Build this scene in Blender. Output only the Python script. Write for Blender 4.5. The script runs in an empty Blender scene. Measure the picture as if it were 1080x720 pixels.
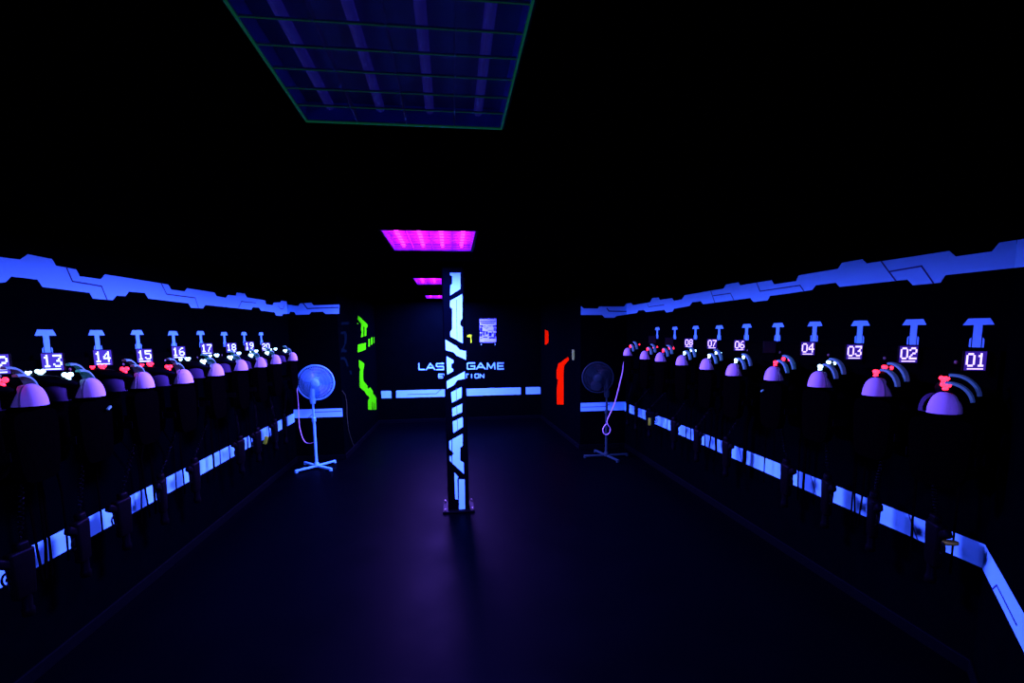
import bpy, bmesh, math, random
from mathutils import Vector, Matrix
random.seed(7)
C = bpy.context.scene.collection
PI = math.pi

# ------------------------------------------------------------------ camera model (1080x720)
FP, YAW, TP, YH, ROLL, EYE = 514.3, .1228, .1198, 351.2, -.0122, 1.65
PITCH = math.atan(TP)
ca, sa, cp, sp = math.cos(YAW), math.sin(YAW), math.cos(PITCH), math.sin(PITCH)
F_ = Vector((sa * cp, ca * cp, -sp))
R0 = Vector((ca, -sa, 0)); U0 = R0.cross(F_)
R_ = math.cos(ROLL) * R0 + math.sin(ROLL) * U0
U_ = math.cos(ROLL) * U0 - math.sin(ROLL) * R0
YC = YH + FP * TP
EYEV = Vector((0, 0, EYE))
cam = bpy.data.objects.new('camera', bpy.data.cameras.new('camera'))
C.objects.link(cam)
cam.matrix_world = Matrix((( R_.x, U_.x, -F_.x, 0), (R_.y, U_.y, -F_.y, 0), (R_.z, U_.z, -F_.z, EYE), (0, 0, 0, 1)))
cam.data.sensor_width = 36; cam.data.sensor_fit = 'HORIZONTAL'
cam.data.lens = FP / 1080 * 36
cam.data.shift_y = (YC - 360) / 1080
cam.data.clip_start = .02
bpy.context.scene.camera = cam

def ray(u, v): return F_ * FP + R_ * (u - 540) + U_ * (YC - v)
def onX(u, v, X): q = ray(u, v); return EYEV + q * (X / q.x)
def onY(u, v, Y): q = ray(u, v); return EYEV + q * (Y / q.y)
def onZ(u, v, Z): q = ray(u, v); return EYEV + q * ((Z - EYE) / q.z)
class Plane:                       # vertical wall face through two floor points, normal towards the room
    def __init__(s, a, b):
        s.a = Vector((a[0], a[1], 0)); s.b = Vector((b[0], b[1], 0))
        d = (s.b - s.a).normalized(); n = Vector((-d.y, d.x, 0))
        if n.dot(Vector((.1, 4.0, 0)) - s.a) < 0: n = -n
        s.n = n; s.d = d
    def hit(s, u, v):
        q = ray(u, v); t = (s.a - EYEV).dot(s.n) / q.dot(s.n)
        return EYEV + q * t

# ------------------------------------------------------------------ materials
def mat(name, col, rough=.6, spec=.3, emit=None, strength=1., noise=0., metal=0., scale=30., coat=0., tint=(1, 1, 1)):
    m = bpy.data.materials.new(name); m.use_nodes = True
    nt = m.node_tree; b = nt.nodes['Principled BSDF']
    b.inputs['Base Color'].default_value = (*col, 1)
    b.inputs['Roughness'].default_value = rough
    b.inputs['Specular IOR Level'].default_value = spec
    b.inputs['Metallic'].default_value = metal
    b.inputs['Specular Tint'].default_value = (*tint, 1)
    if coat: b.inputs['Coat Weight'].default_value = coat
    if noise:
        tc = nt.nodes.new('ShaderNodeTexCoord'); nz = nt.nodes.new('ShaderNodeTexNoise')
        nz.inputs['Scale'].default_value = scale; nz.inputs['Detail'].default_value = 4
        rp = nt.nodes.new('ShaderNodeMapRange')
        rp.inputs['To Min'].default_value = 1 - noise; rp.inputs['To Max'].default_value = 1 + noise
        mx = nt.nodes.new('ShaderNodeMix'); mx.data_type = 'RGBA'; mx.blend_type = 'MULTIPLY'
        mx.inputs['Factor'].default_value = 1; mx.inputs['A'].default_value = (*col, 1)
        nt.links.new(tc.outputs['Object'], nz.inputs['Vector'])
        nt.links.new(nz.outputs['Fac'], rp.inputs['Value'])
        nt.links.new(rp.outputs['Result'], mx.inputs['B'])
        nt.links.new(mx.outputs['Result'], b.inputs['Base Color'])
        rr = nt.nodes.new('ShaderNodeMapRange')
        rr.inputs['To Min'].default_value = max(0, rough - .12); rr.inputs['To Max'].default_value = min(1, rough + .12)
        nt.links.new(nz.outputs['Fac'], rr.inputs['Value'])
        nt.links.new(rr.outputs['Result'], b.inputs['Roughness'])
    if emit:
        b.inputs['Emission Color'].default_value = (*emit, 1)
        b.inputs['Emission Strength'].default_value = strength
    return m
BT = (.05, .40, 1.0)
M = dict(
    wall=mat('black_wall_paint', (.00012, .0006, .0009), .6, .0, noise=.25, scale=9, tint=BT),
    ceil=mat('black_ceiling_paint', (.0004, .0008, .0014), .85, .0, noise=.2, scale=14, tint=BT),
    floor=mat('black_sheet_floor', (.00005, .0003, .0007), .46, .005, noise=.2, scale=3, tint=BT),
    skirt=mat('black_skirting', (.0004, .0010, .0014), .5, .03, noise=.2, tint=BT),
    board=mat('black_board', (.0005, .0009, .0009), .55, .0, noise=.3, scale=20, tint=BT),
    stick=mat('fluorescent_white_vinyl', (.125, .74, .92), .7, .02, noise=.03, scale=4),
    stick_line=mat('vinyl_cut_line', (.012, .05, .14), .6, .1),
    green=mat('fluorescent_green_vinyl', (.04, 1.0, .001), .8, .0),
    red=mat('fluorescent_red_vinyl', (.62, .012, .0001), .8, .0),
    dkblue=mat('dark_blue_vinyl', (.0008, .006, .006), .6, .0),
    fabric=mat('black_padded_fabric', (.0004, .0005, .0005), .9, .0, noise=.4, scale=60),
    plastic=mat('black_plastic', (.0007, .0008, .0008), .5, .03, noise=.2, tint=BT),
    tan=mat('tan_plastic', (.11, .18, .018), .5, .1, noise=.2),
    shell=mat('white_shell_plastic', (.40, .44, .66), .65, .05, noise=.04),
    grey=mat('pale_grey_plastic', (.08, .42, .26), .5, .1, noise=.05),
    collar=mat('grey_shell_plastic', (.17, .24, .26), .65, .05, noise=.05),
    led_red=mat('red_led', (.3, .01, .01), .4, .3, (1, .010, .03), 9.0),
    led_white=mat('white_led', (.5, .5, .5), .4, .3, (.36, .70, 1), 6.0),
    digit=mat('lit_digits', (.4, .4, .4), .5, .1, (.50, .38, 1.0), 2.6),
    digit_blue=mat('lit_digits_blue', (.4, .4, .4), .5, .1, (.40, .52, 1.0), 3.4),
    screen=mat('lit_screen', (.004, .004, .01), .3, .2, (.035, .012, .34), 1.0),
    screen_bright=mat('lit_screen_bright', (.004, .004, .01), .3, .1, (.06, .035, .60), 1.2),
    screen_off=mat('unlit_screen', (.003, .006, .008), .4, .1),
    fanw=mat('white_fan_plastic', (.08, .62, .80), .4, .4, noise=.03),
    fanb=mat('translucent_blue_blades', (.03, .26, .45), .4, .1),
    fandk=mat('dark_fan_plastic', (.006, .03, .03), .5, .05, noise=.05),
    steel=mat('screw_steel', (.12, .12, .12), .35, .5, metal=.6),
    cord=mat('white_cord', (.5, .55, .7), .5, .3),
    pad=mat('dark_violet_pad', (.030, .03, .075), .6, .05),
    cordk=mat('grey_cord', (.02, .05, .02), .5, .3),
    pillar=mat('black_pillar_paint', (.0001, .0003, .0005), .5, .015, noise=.2, scale=12, tint=BT),
    tube=mat('uv_tube_lit', (.8, .8, .8), .4, .2, (1.0, .012, 1.15), 9),
    tube_dim=mat('uv_tube_dim', (.5, .5, .5), .4, .2, (.03, .02, .6), .09),
    reflector=mat('white_reflector', (.75, .50, .85), .5, .3),
    louver=mat('louver_blade', (.55, .42, .8), .6, .1),
    louver_dim=mat('louver_blade_dim', (.3, .3, .5), .5, .3),  # darker copy for the unlit fixture, its dimness put into the colour
    liner=mat('fixture_liner', (.22, .30, .95), .6, .1),
    rim_glow=mat('green_rim_glow', (.02, .1, .04), .5, .3, (.004, .10, .05), .33),  # green light on the rim put in as weak emission, no lamp there
    lip=mat('fixture_rim', (.0006, .0011, .0015), .7, .05),
    lip_glow=mat('green_edge_glow', (.02, .1, .04), .5, .3, (.006, .07, .045), .20),  # green light on the cross blade edges, also painted as emission
    housing=mat('fixture_housing', (.0006, .0011, .0015), .7, .05),
    paper=mat('white_notice_paper', (.16, .42, .8), .7, .0),
    ink=mat('printed_ink', (.006, .012, .10), .6, .0),
    ink_mid=mat('printed_ink_pale', (.03, .07, .34), .6, .0),
    lime=mat('lime_colour', (.25, .9, .006), .8, 0.),
    switch=mat('switch_plastic', (.10, .30, .02), .5, .3),
    yellow=mat('yellow_tag', (.16, .38, .004), .6, .2),
)

# ------------------------------------------------------------------ mesh helpers
def finish(bm, name, m, parent=None, loc=None, smooth=False, mats=None):
    if loc is None and parent is None:
        c = Vector((0, 0, 0))
        for v in bm.verts: c += v.co
        loc = c / max(1, len(bm.verts))
        bmesh.ops.translate(bm, verts=bm.verts, vec=-loc)
    me = bpy.data.meshes.new(name); 
    bm.normal_update(); bm.to_mesh(me); bm.free()
    for k in (mats or [m]): me.materials.append(k)
    if smooth:
        for p in me.polygons: p.use_smooth = True
        try: me.set_sharp_from_angle(angle=math.radians(40))
        except Exception: pass
    o = bpy.data.objects.new(name, me); C.objects.link(o)
    if loc is not None: o.location = loc
    if parent: o.parent = parent
    return o
def tag(o, label, cat, group=None):
    o['label'] = label; o['category'] = cat
    if group: o['group'] = group
    return o
def thing(name, label, cat, loc=(0, 0, 0), rz=0, group=None):
    o = bpy.data.objects.new(name, None); C.objects.link(o); o.empty_display_size = .1
    o.location = loc; o.rotation_euler = (0, 0, rz)
    return tag(o, label, cat, group)
def struct(o): o['kind'] = 'structure'; return o
def add_box(bm, c, s, bevel=0, rot=None, seg=2, taper=None):
    r = bmesh.ops.create_cube(bm, size=1); vs = r['verts']
    for v in vs:
        k = 1
        if taper and v.co.z < 0: k = taper
        v.co = Vector((v.co.x * s[0] * (k if taper else 1), v.co.y * s[1] * k, v.co.z * s[2]))
    if bevel:
        es = list({e for v in vs for e in v.link_edges})
        rb = bmesh.ops.bevel(bm, geom=es, offset=bevel, segments=seg, affect='EDGES', profile=.5)
        vs = list({v for f in rb['faces'] for v in f.verts} | {v for v in vs if v.is_valid})
    for v in vs:
        p = v.co
        if rot is not None: p = rot @ p
        v.co = p + Vector(c)
    return vs
def add_tube(bm, pts, r, n=8, closed=False, radii=None):
    pts = [Vector(p) for p in pts]; rings = []; N = len(pts)
    prev = None
    for i, p in enumerate(pts):
        if closed: t = pts[(i + 1) % N] - pts[i - 1]
        else: t = pts[min(i + 1, N - 1)] - pts[max(i - 1, 0)]
        t.normalize()
        if prev is None:
            a = Vector((0, 0, 1)) if abs(t.z) < .9 else Vector((1, 0, 0))
            x = t.cross(a).normalized()
        else:
            x = (prev - t * prev.dot(t)).normalized()
        prev = x; y = t.cross(x)
        rr = radii[i] if radii else r
        rings.append([bm.verts.new(p + (x * math.cos(k * 2 * PI / n) + y * math.sin(k * 2 * PI / n)) * rr) for k in range(n)])
    for i in range(N if closed else N - 1):
        a, b = rings[i], rings[(i + 1) % N]
        for k in range(n): bm.faces.new((a[k], a[(k + 1) % n], b[(k + 1) % n], b[k]))
    if not closed:
        bm.faces.new(rings[0][::-1]); bm.faces.new(rings[-1])
def add_lathe(bm, prof, n=24, mtx=None):       # prof = [(r, z)]
    rings = []
    for r, z in prof:
        if r < 1e-6: ring = [bm.verts.new((0, 0, z))]
        else: ring = [bm.verts.new((r * math.cos(2 * PI * k / n), r * math.sin(2 * PI * k / n), z)) for k in range(n)]
        rings.append(ring)
    for a, b in zip(rings, rings[1:]):
        for k in range(n):
            if len(a) == 1 and len(b) == 1: continue
            if len(a) == 1: bm.faces.new((a[0], b[(k + 1) % n], b[k])) if False else bm.faces.new((a[0], b[k], b[(k + 1) % n]))
            elif len(b) == 1: bm.faces.new((a[k], a[(k + 1) % n], b[0]))
            else: bm.faces.new((a[k], a[(k + 1) % n], b[(k + 1) % n], b[k]))
    if mtx is not None:
        for ring in rings:
            for v in ring: v.co = mtx @ v.co
def add_poly(bm, pts, n, lift=.0012, thick=.0012, mi=0):   # flat sticker: front face and rim, standing off the wall
    fr = [bm.verts.new(p + n * (lift + thick)) for p in pts]
    bk = [bm.verts.new(p + n * lift) for p in pts]
    f = bm.faces.new(fr); f.normal_update()
    if f.normal.dot(n) < 0: f.normal_flip()
    f.material_index = mi
    for i in range(len(pts)):
        j = (i + 1) % len(pts)
        g = bm.faces.new((fr[i], fr[j], bk[j], bk[i])); g.material_index = mi
def add_path(bm, pts, n, w, lift=.0032, mi=1):             # thin cut line on a sticker
    for a, b in zip(pts, pts[1:]):
        d = (b - a).normalized(); s = n.cross(d) * (w / 2)
        add_poly(bm, [a - s - d * w * .3, b - s + d * w * .3, b + s + d * w * .3, a + s - d * w * .3], n, lift, .0004, mi)

# ------------------------------------------------------------------ room shell
XL, XR, YE, YF, HC = -2.06, 2.4355, 6.6, 9.2, 2.28
ZFIX = 2.281
xcl0 = onY(361.5, 435, YE).x; xcl1 = onY(399, 430, YF).x
xcr0 = onY(612, 429, YE).x; xcr1 = onY(571, 425, YF).x
NC = (XR, 1.875); ND = (1.80, 1.185)           # near right corner and the far end of the oblique wall
PLt = Plane((XL, -2), (XL, YE)); PRt = Plane((XR, NC[1]), (XR, YE))
PLe = Plane((XL, YE), (xcl0, YE)); PRe = Plane((xcr0, YE), (XR, YE))
PLc = Plane((xcl0, YE), (xcl1, YF)); PRc = Plane((xcr0, YE), (xcr1, YF))
PF = Plane((xcl1, YF), (xcr1, YF)); PN = Plane(NC, ND)
def wall(name, pl, ext0=0., ext1=0., th=.1):
    bm = bmesh.new(); a = pl.a - pl.d * ext0; b = pl.b + pl.d * ext1
    q = [a, b, b - pl.n * th, a - pl.n * th]
    lo = [bm.verts.new(p) for p in q]; hi = [bm.verts.new(p + Vector((0, 0, HC))) for p in q]
    for i in range(4):
        j = (i + 1) % 4; bm.faces.new((lo[i], lo[j], hi[j], hi[i]))
    bm.faces.new(lo[::-1]); bm.faces.new(hi); bmesh.ops.recalc_face_normals(bm, faces=bm.faces)
    return struct(finish(bm, name, M['wall']))
YB = -2.6
wall('wall_left', Plane((XL, YB), (XL, YE)), .1, .1)
wall('wall_left_end', PLe, .0, -.1 if False else 0)
wall('wall_corridor_left', PLc, -.0, .0)
wall('wall_far', PF, .3, .3)
wall('wall_corridor_right', PRc)
wall('wall_right_end', PRe)
wall('wall_right', PRt, .0, .1)
wall('wall_right_near', PN, .0, .0)
wall('wall_right_entry', Plane(ND, (ND[0], YB)))
wall('wall_back', Plane((XL - .1, YB), (ND[0] + .1, YB)))
bm = bmesh.new(); add_box(bm, (.2, 3.3, -.05), (5.2, 12.4, .1)); struct(finish(bm, 'floor', M['floor']))
FX0, FX1 = -.405, .172
FIX = [(.825, 1.59), (3.12, 3.87), (5.69, 6.45), (8.20, 8.95), (-1.70, -.94)]
gx = [-2.4, FX0 - .012, FX1 + .012, 2.8]
gy = sorted([-2.9, 9.5] + [y - .012 for y, _ in FIX] + [y + .012 for _, y in FIX])
bm = bmesh.new(); gv = [[bm.verts.new((x, y, HC)) for y in gy] for x in gx]; fs = []
for i in range(3):
    for j in range(len(gy) - 1):
        if i == 1 and any(a - .02 < gy[j] and gy[j + 1] < b + .02 for a, b in FIX): continue
        fs.append(bm.faces.new((gv[i][j], gv[i][j + 1], gv[i + 1][j + 1], gv[i + 1][j])))
ex = bmesh.ops.extrude_face_region(bm, geom=fs)
bmesh.ops.translate(bm, verts=[v for v in ex['geom'] if isinstance(v, bmesh.types.BMVert)], vec=(0, 0, .07))
bmesh.ops.recalc_face_normals(bm, faces=bm.faces)
struct(finish(bm, 'ceiling', M['ceil']))
def skirting(name, pl, s0=0., s1=0.):
    bm = bmesh.new(); a = pl.a + pl.d * s0; b = pl.b - pl.d * s1
    L = (b - a).length; c = (a + b) / 2 + pl.n * .008
    rot = Matrix(((pl.d.x, pl.n.x, 0), (pl.d.y, pl.n.y, 0), (0, 0, 1)))
    add_box(bm, (c.x, c.y, .035), (L, .014, .07), .004, rot)
    struct(finish(bm, name, M['skirt']))
skirting('baseboard_left', Plane((XL, YB), (XL, YE)), 0, .02); skirting('baseboard_right', PRt, 0, .02)
skirting('baseboard_left_end', PLe); skirting('baseboard_right_end', PRe)
skirting('baseboard_far', PF); skirting('baseboard_corridor_left', PLc); skirting('baseboard_corridor_right', PRc)
skirting('baseboard_right_near', PN)

# ------------------------------------------------------------------ glowing upper wall bands (stickers)
LT = [(-30,267),(0,271),(20.5,273.5),(28.9,268),(54.2,272.9),(58.6,280),(80,284),(83.6,291.2),(105.9,294.3),(110.1,289.1),(177.2,299.9),(180.2,305.3),(194.6,307.1),(197,303.8),(225.9,308.3),(228.3,312.3),(237.9,313.9),(240.3,311),(248.2,311.7),(249.6,308.4),(258,309.4),(260.2,313.5),(279.7,316.6),(280.3,320.7),(287.5,321.7),(288.4,319),(295.4,318.7),(296.2,316.8),(302,317.7),(303.8,321.4),(314.6,322.6),(316.4,319.9),(328.4,319),(330.9,321.9),(357.9,321)]
LB = [(-30,296),(0,298.1),(5.4,297.5),(11.4,291.5),(39.1,294.8),(44.5,302.6),(93.9,308.6),(97.7,315),(118.5,316.5),(122.7,311.7),(132,312.2),(135.6,307.4),(152.5,308.9),(156.1,314.9),(198.2,319.7),(201.2,324.5),(213.9,325.1),(216.3,321.5),(264.9,326.5),(266.5,323.8),(273.1,324.3),(274.9,327.4),(289.3,329.2),(291.1,332.7),(297.5,333),(298.4,331),(305,330.7),(306.2,328.6),(310.4,328.9),(312.2,331.9),(326,331.5),(328.4,328.9),(340.5,328.6),(343.5,331),(357.9,330.7)]
RT = [(612.6,322.5),(615.6,325),(630.4,325.3),(631.9,323.1),(658.5,323.1),(660,320.1),(665.9,319.5),(667.9,321.6),(685.9,318.6),(688.1,314.2),(694.8,313.6),(696.3,316.1),(708.9,314.2),(711.1,317.1),(719.3,315.7),(722.2,311.2),(763.3,304.2),(765.8,300),(779.2,297.5),(780.8,300.8),(814.2,295.3),(816.7,299.7),(840,296.3),(842.5,290.3),(884.2,283.3),(888.3,277),(910,273.3),(914.5,277.7),(1001.7,264.5),(1008.3,270.3),(1046.7,265),(1054.2,255.8),(1080,251.8),(1100,248.5)]
RB = [(612.6,332),(634.8,332),(637.8,334.9),(648.1,334.9),(650.4,333.1),(671.9,329.9),(673.6,327.2),(679.3,326.9),(681.5,329),(700.7,326.5),(703,329.4),(709.6,328.4),(711.1,325.4),(727.4,322.5),(730.4,318.6),(739.3,317.6),(741.8,320.7),(791.7,314.2),(795,318.3),(810,316.7),(812.5,312),(856.7,305.8),(860.8,300.8),(881.7,298),(885.8,302.5),(957.5,294.7),(963,300.8),(992.5,298),(997.5,290),(1076.7,281.7),(1100,279)]
def cut(poly, u0, u1):
    out = []
    for (a, b) in zip(poly, poly[1:]):
        for uc in (u0, u1):
            if a[0] < uc < b[0]:
                t = (uc - a[0]) / (b[0] - a[0]); out.append((uc, a[1] + t * (b[1] - a[1])))
        if u0 <= b[0] <= u1: out.append(b)
    if u0 <= poly[0][0] <= u1: out.insert(0, poly[0])
    return sorted(set(out))
def corner_u(X, Y, v):             # image column of a room corner near row v
    lo, hi = 0., 1080.
    p = Vector((X, Y, 1.9)) - EYEV
    return 540 + FP * p.dot(R_) / p.dot(F_)
def band(name, label, top, bot, u0, u1, pl, lines, w=.008):
    bm = bmesh.new()
    t = cut(top, u0, u1); b = cut(bot, u0, u1)
    add_poly(bm, [pl.hit(*q) for q in t] + [pl.hit(*q) for q in reversed(b)], pl.n)
    for ln in lines: add_path(bm, [pl.hit(*q) for q in ln], pl.n, w)
    o = finish(bm, name, None, mats=[M['stick'], M['stick_line']])
    return tag(o, label, 'wall decal', 'upper wall bands')
ucl = corner_u(XL, YE, 0); ucr = corner_u(XR, YE, 0); ucn = corner_u(NC[0], NC[1], 0)
band('wall_decal', 'long stepped blue-white band high on the left wall above displays 12 to 20', LT, LB, -30, ucl, PLt,
     [[(69.2,281.5),(75.8,296.6),(106.5,301.7),(112.5,316.4)],[(169.3,298.3),(175.4,310.1),(205.4,314),(209,324.9)],
      [(251.4,324),(254.4,317.8),(269.5,319.3)],[(293,322.3),(295.4,325.6),(298.4,325.6),(299.8,321.4)]])
band('wall_decal', 'short blue-white band high on the end wall above the lit standing fan', LT, LB, ucl, 358, PLe, [[(320,319.9),(324.2,325.3),(356.7,324.1)]], .014)
band('wall_decal', 'long stepped blue-white band high on the right wall above displays 01 to 08', RT, RB, ucr, ucn + 2, PRt,
     [[(930,275.6),(945.3,296)],[(939.2,286.2),(972.5,280.5),(985,298.4)],[(798.3,298),(802,307),(844.2,300.8),(848.3,306.9)],
      [(750,306.7),(754.2,319)],[(752.5,311.7),(770.8,309.2),(774.2,316)],[(683,320.6),(684.4,323.5),(700.7,321.3)]])
band('wall_decal', 'short blue-white band high on the end wall above the dark standing fan', RT, RB, 612, ucr, PRe, [[(640,325),(642.2,328),(ucr - 1,328.3)]], .014)
band('wall_decal', 'end piece of the upper band on the oblique wall at the right picture edge', RT, RB, ucn - 2, 1098, PN, [])

# ------------------------------------------------------------------ lower glowing bands
def zband(name, label, pl, s0, s1, z0, z1, lines=(), group='lower wall bands', gaps=()):
    bm = bmesh.new()
    P = lambda s, z: pl.a + pl.d * s + Vector((0, 0, z))
    xs = [s0] + [g for gg in gaps for g in gg] + [s1]
    for a, b in zip(xs[::2], xs[1::2]):
        add_poly(bm, [P(a, z0), P(b, z0), P(b, z1), P(a, z1)], pl.n)
    for ln in lines: add_path(bm, [P(*q) for q in ln], pl.n, .008)
    return tag(finish(bm, name, None, mats=[M['stick'], M['stick_line']]), label, 'wall decal', group)
zb0, zb1 = .535, .650
LW = Plane((XL, -1.2), (XL, YE)); Ls = (LW.b - LW.a).length
zband('wall_decal', 'long blue-white stripe low on the left wall behind the hanging vests', LW, 0, Ls, .53, .648, [[(s, .53), (s + .05, .648)] for s in (3.6, 4.4, 5.3, 6.1, 6.8)])
Lr = (PRt.b - PRt.a).length
zband('wall_decal', 'long blue-white stripe low on the right wall behind the hanging vests', PRt, 0, Lr, zb0, zb1, [[(s, zb0), (s + .06, zb1)] for s in (.32, 1.05, 1.9, 2.7, 3.4, 4.1)])
Ln = (PN.b - PN.a).length
zband('wall_decal', 'blue-white stripe low on the oblique wall at the right picture edge', PN, 0, Ln, zb0, zb1, [[(.23, zb0), (.29, zb0 + .045), (.62, zb0 + .04)]])
e0 = (PLe.b - PLe.a).length
zl0, zl1 = PLe.hit(340, 439.8).z, PLe.hit(340, 431).z
zband('wall_decal', 'blue-white stripe low on the end wall behind the lit standing fan', PLe, 0, e0 - .004, zl0, zl1, [[(.18, zl0), (.26, zl0 + .07), (e0 - .02, zl0 + .075)]])
e1 = (PRe.b - PRe.a).length
zr0, zr1 = PRe.hit(635, 433).z, PRe.hit(635, 424.2).z
zband('wall_decal', 'blue-white stripe low on the end wall behind the dark standing fan', PRe, .004, e1, zr0, zr1, [[(.02, zr0 + .06), (.36, zr0 + .06), (.42, zr0 + .09)]])
zf0, zf1 = PF.hit(486, 417.6).z, PF.hit(486, 410).z
sF = lambda u: (PF.hit(u, 414) - PF.a).dot(PF.d)
zband('wall_decal', 'blue-white stripe low on the far wall under the lettering', PF, sF(402), sF(570), zf0, zf1, [[(sF(430), zf0 + .06), (sF(460), zf0 + .06), (sF(465), zf1)]], gaps=((sF(412.6), sF(417.8)), (sF(549.2), sF(554.6))))

# ------------------------------------------------------------------ green and red corridor stickers
def px(poly, ox, oy, k): return [(ox + a / k, oy + b / k) for a, b in poly]
bm = bmesh.new()
G = [[(45,75),(105,130),(105,150),(98,156),(98,203),(86,207),(86,150),(79,146),(79,209),(62,215),(68,185),(62,160),(66,130),(42,100)],
     [(42,260),(95,248),(95,290),(42,312)], [(110,225),(120,222),(120,270),(110,275)], [(127,215),(137,213),(137,258),(127,262)], [(144,210),(148,209),(148,250),(144,252)],
     [(50,355),(83,378),(83,400),(77,430),(77,465),(80,490),(105,520),(108,540),(122,530),(140,555),(140,572),(150,580),(161,600),(161,672),(153,672),(151,630),(147,630),(147,672),(140,672),(139,622),(135,622),(134,672),(108,672),(108,610),(118,600),(110,585),(100,580),(85,555),(55,530),(55,430),(60,420),(50,400)],
     [(40,122),(46,124),(46,132),(40,130)]]
for g in G: add_poly(bm, [PLc.hit(*q) for q in px(g, 370, 320, 6)], PLc.n)
tag(finish(bm, 'corridor_decal', M['green']), 'glowing green angular graphic on the left corridor wall', 'wall decal')
Rr = [[(97,115),(110,118),(122,130),(122,200),(108,218),(97,218)],
      [(260,303),(262,325),(232,360),(226,400),(226,632),(180,632),(180,520),(188,460),(178,455),(178,395),(190,350),(205,340),(240,315)]]
for g, lb in zip(Rr, ('short glowing red bar high on the right corridor wall', 'tall bent glowing red stripe on the right corridor wall')):
    bm = bmesh.new(); add_poly(bm, [PRc.hit(*q) for q in px(g, 560, 330, 6.55)], PRc.n)
    tag(finish(bm, 'corridor_decal', M['red']), lb, 'wall decal', 'red corridor graphics')
bm = bmesh.new()
for g in [[(95,46),(135,44),(135,58),(95,60)], [(93,95),(118,92),(124,115),(121,150),(108,180),(122,188),(122,198),(95,198),(95,186),(110,160),(112,125),(108,106),(93,106)],
          [(93,225),(112,222),(124,240),(132,268),(124,272),(116,250),(108,236),(93,236)], [(136,290),(146,292),(150,310),(140,310)]]:
    add_poly(bm, [PLc.hit(*q) for q in px(g, 340, 330, 4.8)], PLc.n)
tag(finish(bm, 'corridor_decal', M['dkblue']), 'dim dark blue markings beside the opening left of the green graphic', 'wall decal')
bm = bmesh.new()
pts = [PLc.hit(*q) + PLc.n * .012 for q in [(360, 412), (363, 417), (364.6, 424), (365, 438), (366.5, 452), (369, 462), (372, 470)]]
add_tube(bm, pts, .005)
tag(finish(bm, 'cable', M['cordk'], smooth=True), 'thin dim cable hanging on the wall left of the green graphic', 'cable')
# light switch on the right corridor wall
p = PRc.hit(605, 374)
sw = thing('light_switch', 'small pale switch plate above the tall red stripe in the corridor', 'switch', p, math.atan2(PRc.n.y, PRc.n.x))
bm = bmesh.new(); add_box(bm, (.006, 0, 0), (.010, .11, .15), .003); finish(bm, 'plate', M['switch'], sw)
bm = bmesh.new(); add_box(bm, (.013, 0, 0), (.008, .05, .07), .002, Matrix.Rotation(.12, 3, 'Y')); finish(bm, 'rocker', M['switch'], sw)

# ------------------------------------------------------------------ lettering on the far wall
ST = {'L': [[(0,1),(0,0),(1,0)]], 'A': [[(0,0),(.5,1),(1,0)],[(.2,.3),(.8,.3)]], 'S': [[(1,1),(.1,1),(0,.9),(0,.6),(.1,.5),(.9,.5),(1,.4),(1,.1),(.9,0),(0,0)]],
      'E': [[(1,1),(0,1),(0,0),(1,0)],[(0,.5),(.9,.5)]], 'R': [[(0,0),(0,1),(.9,1),(1,.9),(1,.5),(.9,.4),(0,.4)],[(.55,.4),(1,0)]],
      'G': [[(1,1),(.1,1),(0,.9),(0,.1),(.1,0),(1,0),(1,.48),(.5,.48)]], 'M': [[(0,0),(.06,1),(.5,.15),(.94,1),(1,0)]],
      'V': [[(0,1),(.5,0),(1,1)]], 'O': [[(.1,0),(.9,0),(1,.1),(1,.9),(.9,1),(.1,1),(0,.9),(0,.1),(.1,0)]],
      'U': [[(0,1),(0,.1),(.1,0),(.9,0),(1,.1),(1,1)]], 'T': [[(0,1),(1,1)],[(.5,1),(.5,0)]], 'I': [[(.5,0),(.5,1)]], 'N': [[(0,0),(0,1),(1,0),(1,1)]]}
sg = thing('wall_lettering', 'blue-white LASER GAME EVOLUTION lettering on the far wall', 'sign', PF.hit(486.5, 399))
def letters(txt, boxes, v0, v1, w):
    for ch, (a, b) in zip(txt, boxes):
        bm = bmesh.new()
        A = PF.hit((a + b) / 2, v1).z; B = PF.hit((a + b) / 2, v0).z
        x0 = PF.hit(a, v1).x; x1 = PF.hit(b, v1).x
        for st in ST[ch]:
            pts = [Vector((x0 + (x1 - x0) * s, YF, A + (B - A) * t)) for s, t in st]
            for p_, q_ in zip(pts, pts[1:]):
                d = (q_ - p_).normalized(); s_ = PF.n.cross(d) * (w / 2)
                e = d * w * .4
                k = random.random() * .0004
                add_poly(bm, [p_ - s_ - e, q_ - s_ + e, q_ + s_ + e, p_ + s_ - e], PF.n, .001 + k)
        bmesh.ops.translate(bm, verts=bm.verts, vec=-sg.location)
        finish(bm, 'letter', M['stick'], sg)
letters('LASER', [(442,447.6),(449.6,458.6),(460.5,468.2),(470.5,477.6),(479.5,486.8)], 383.2, 389.6, .024)
letters('GAME', [(493,500.6),(502.6,511.6),(513.8,522),(525,531)], 382.7, 389, .024)
bx = [462.8 + i * 5.45 for i in range(9)]
letters('EVOLUTION', [(b, b + 4.0) if c != 'I' else (b + .6, b + 3.2) for b, c in zip(bx, 'EVOLUTION')], 394.4, 398.3, .017)
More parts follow.
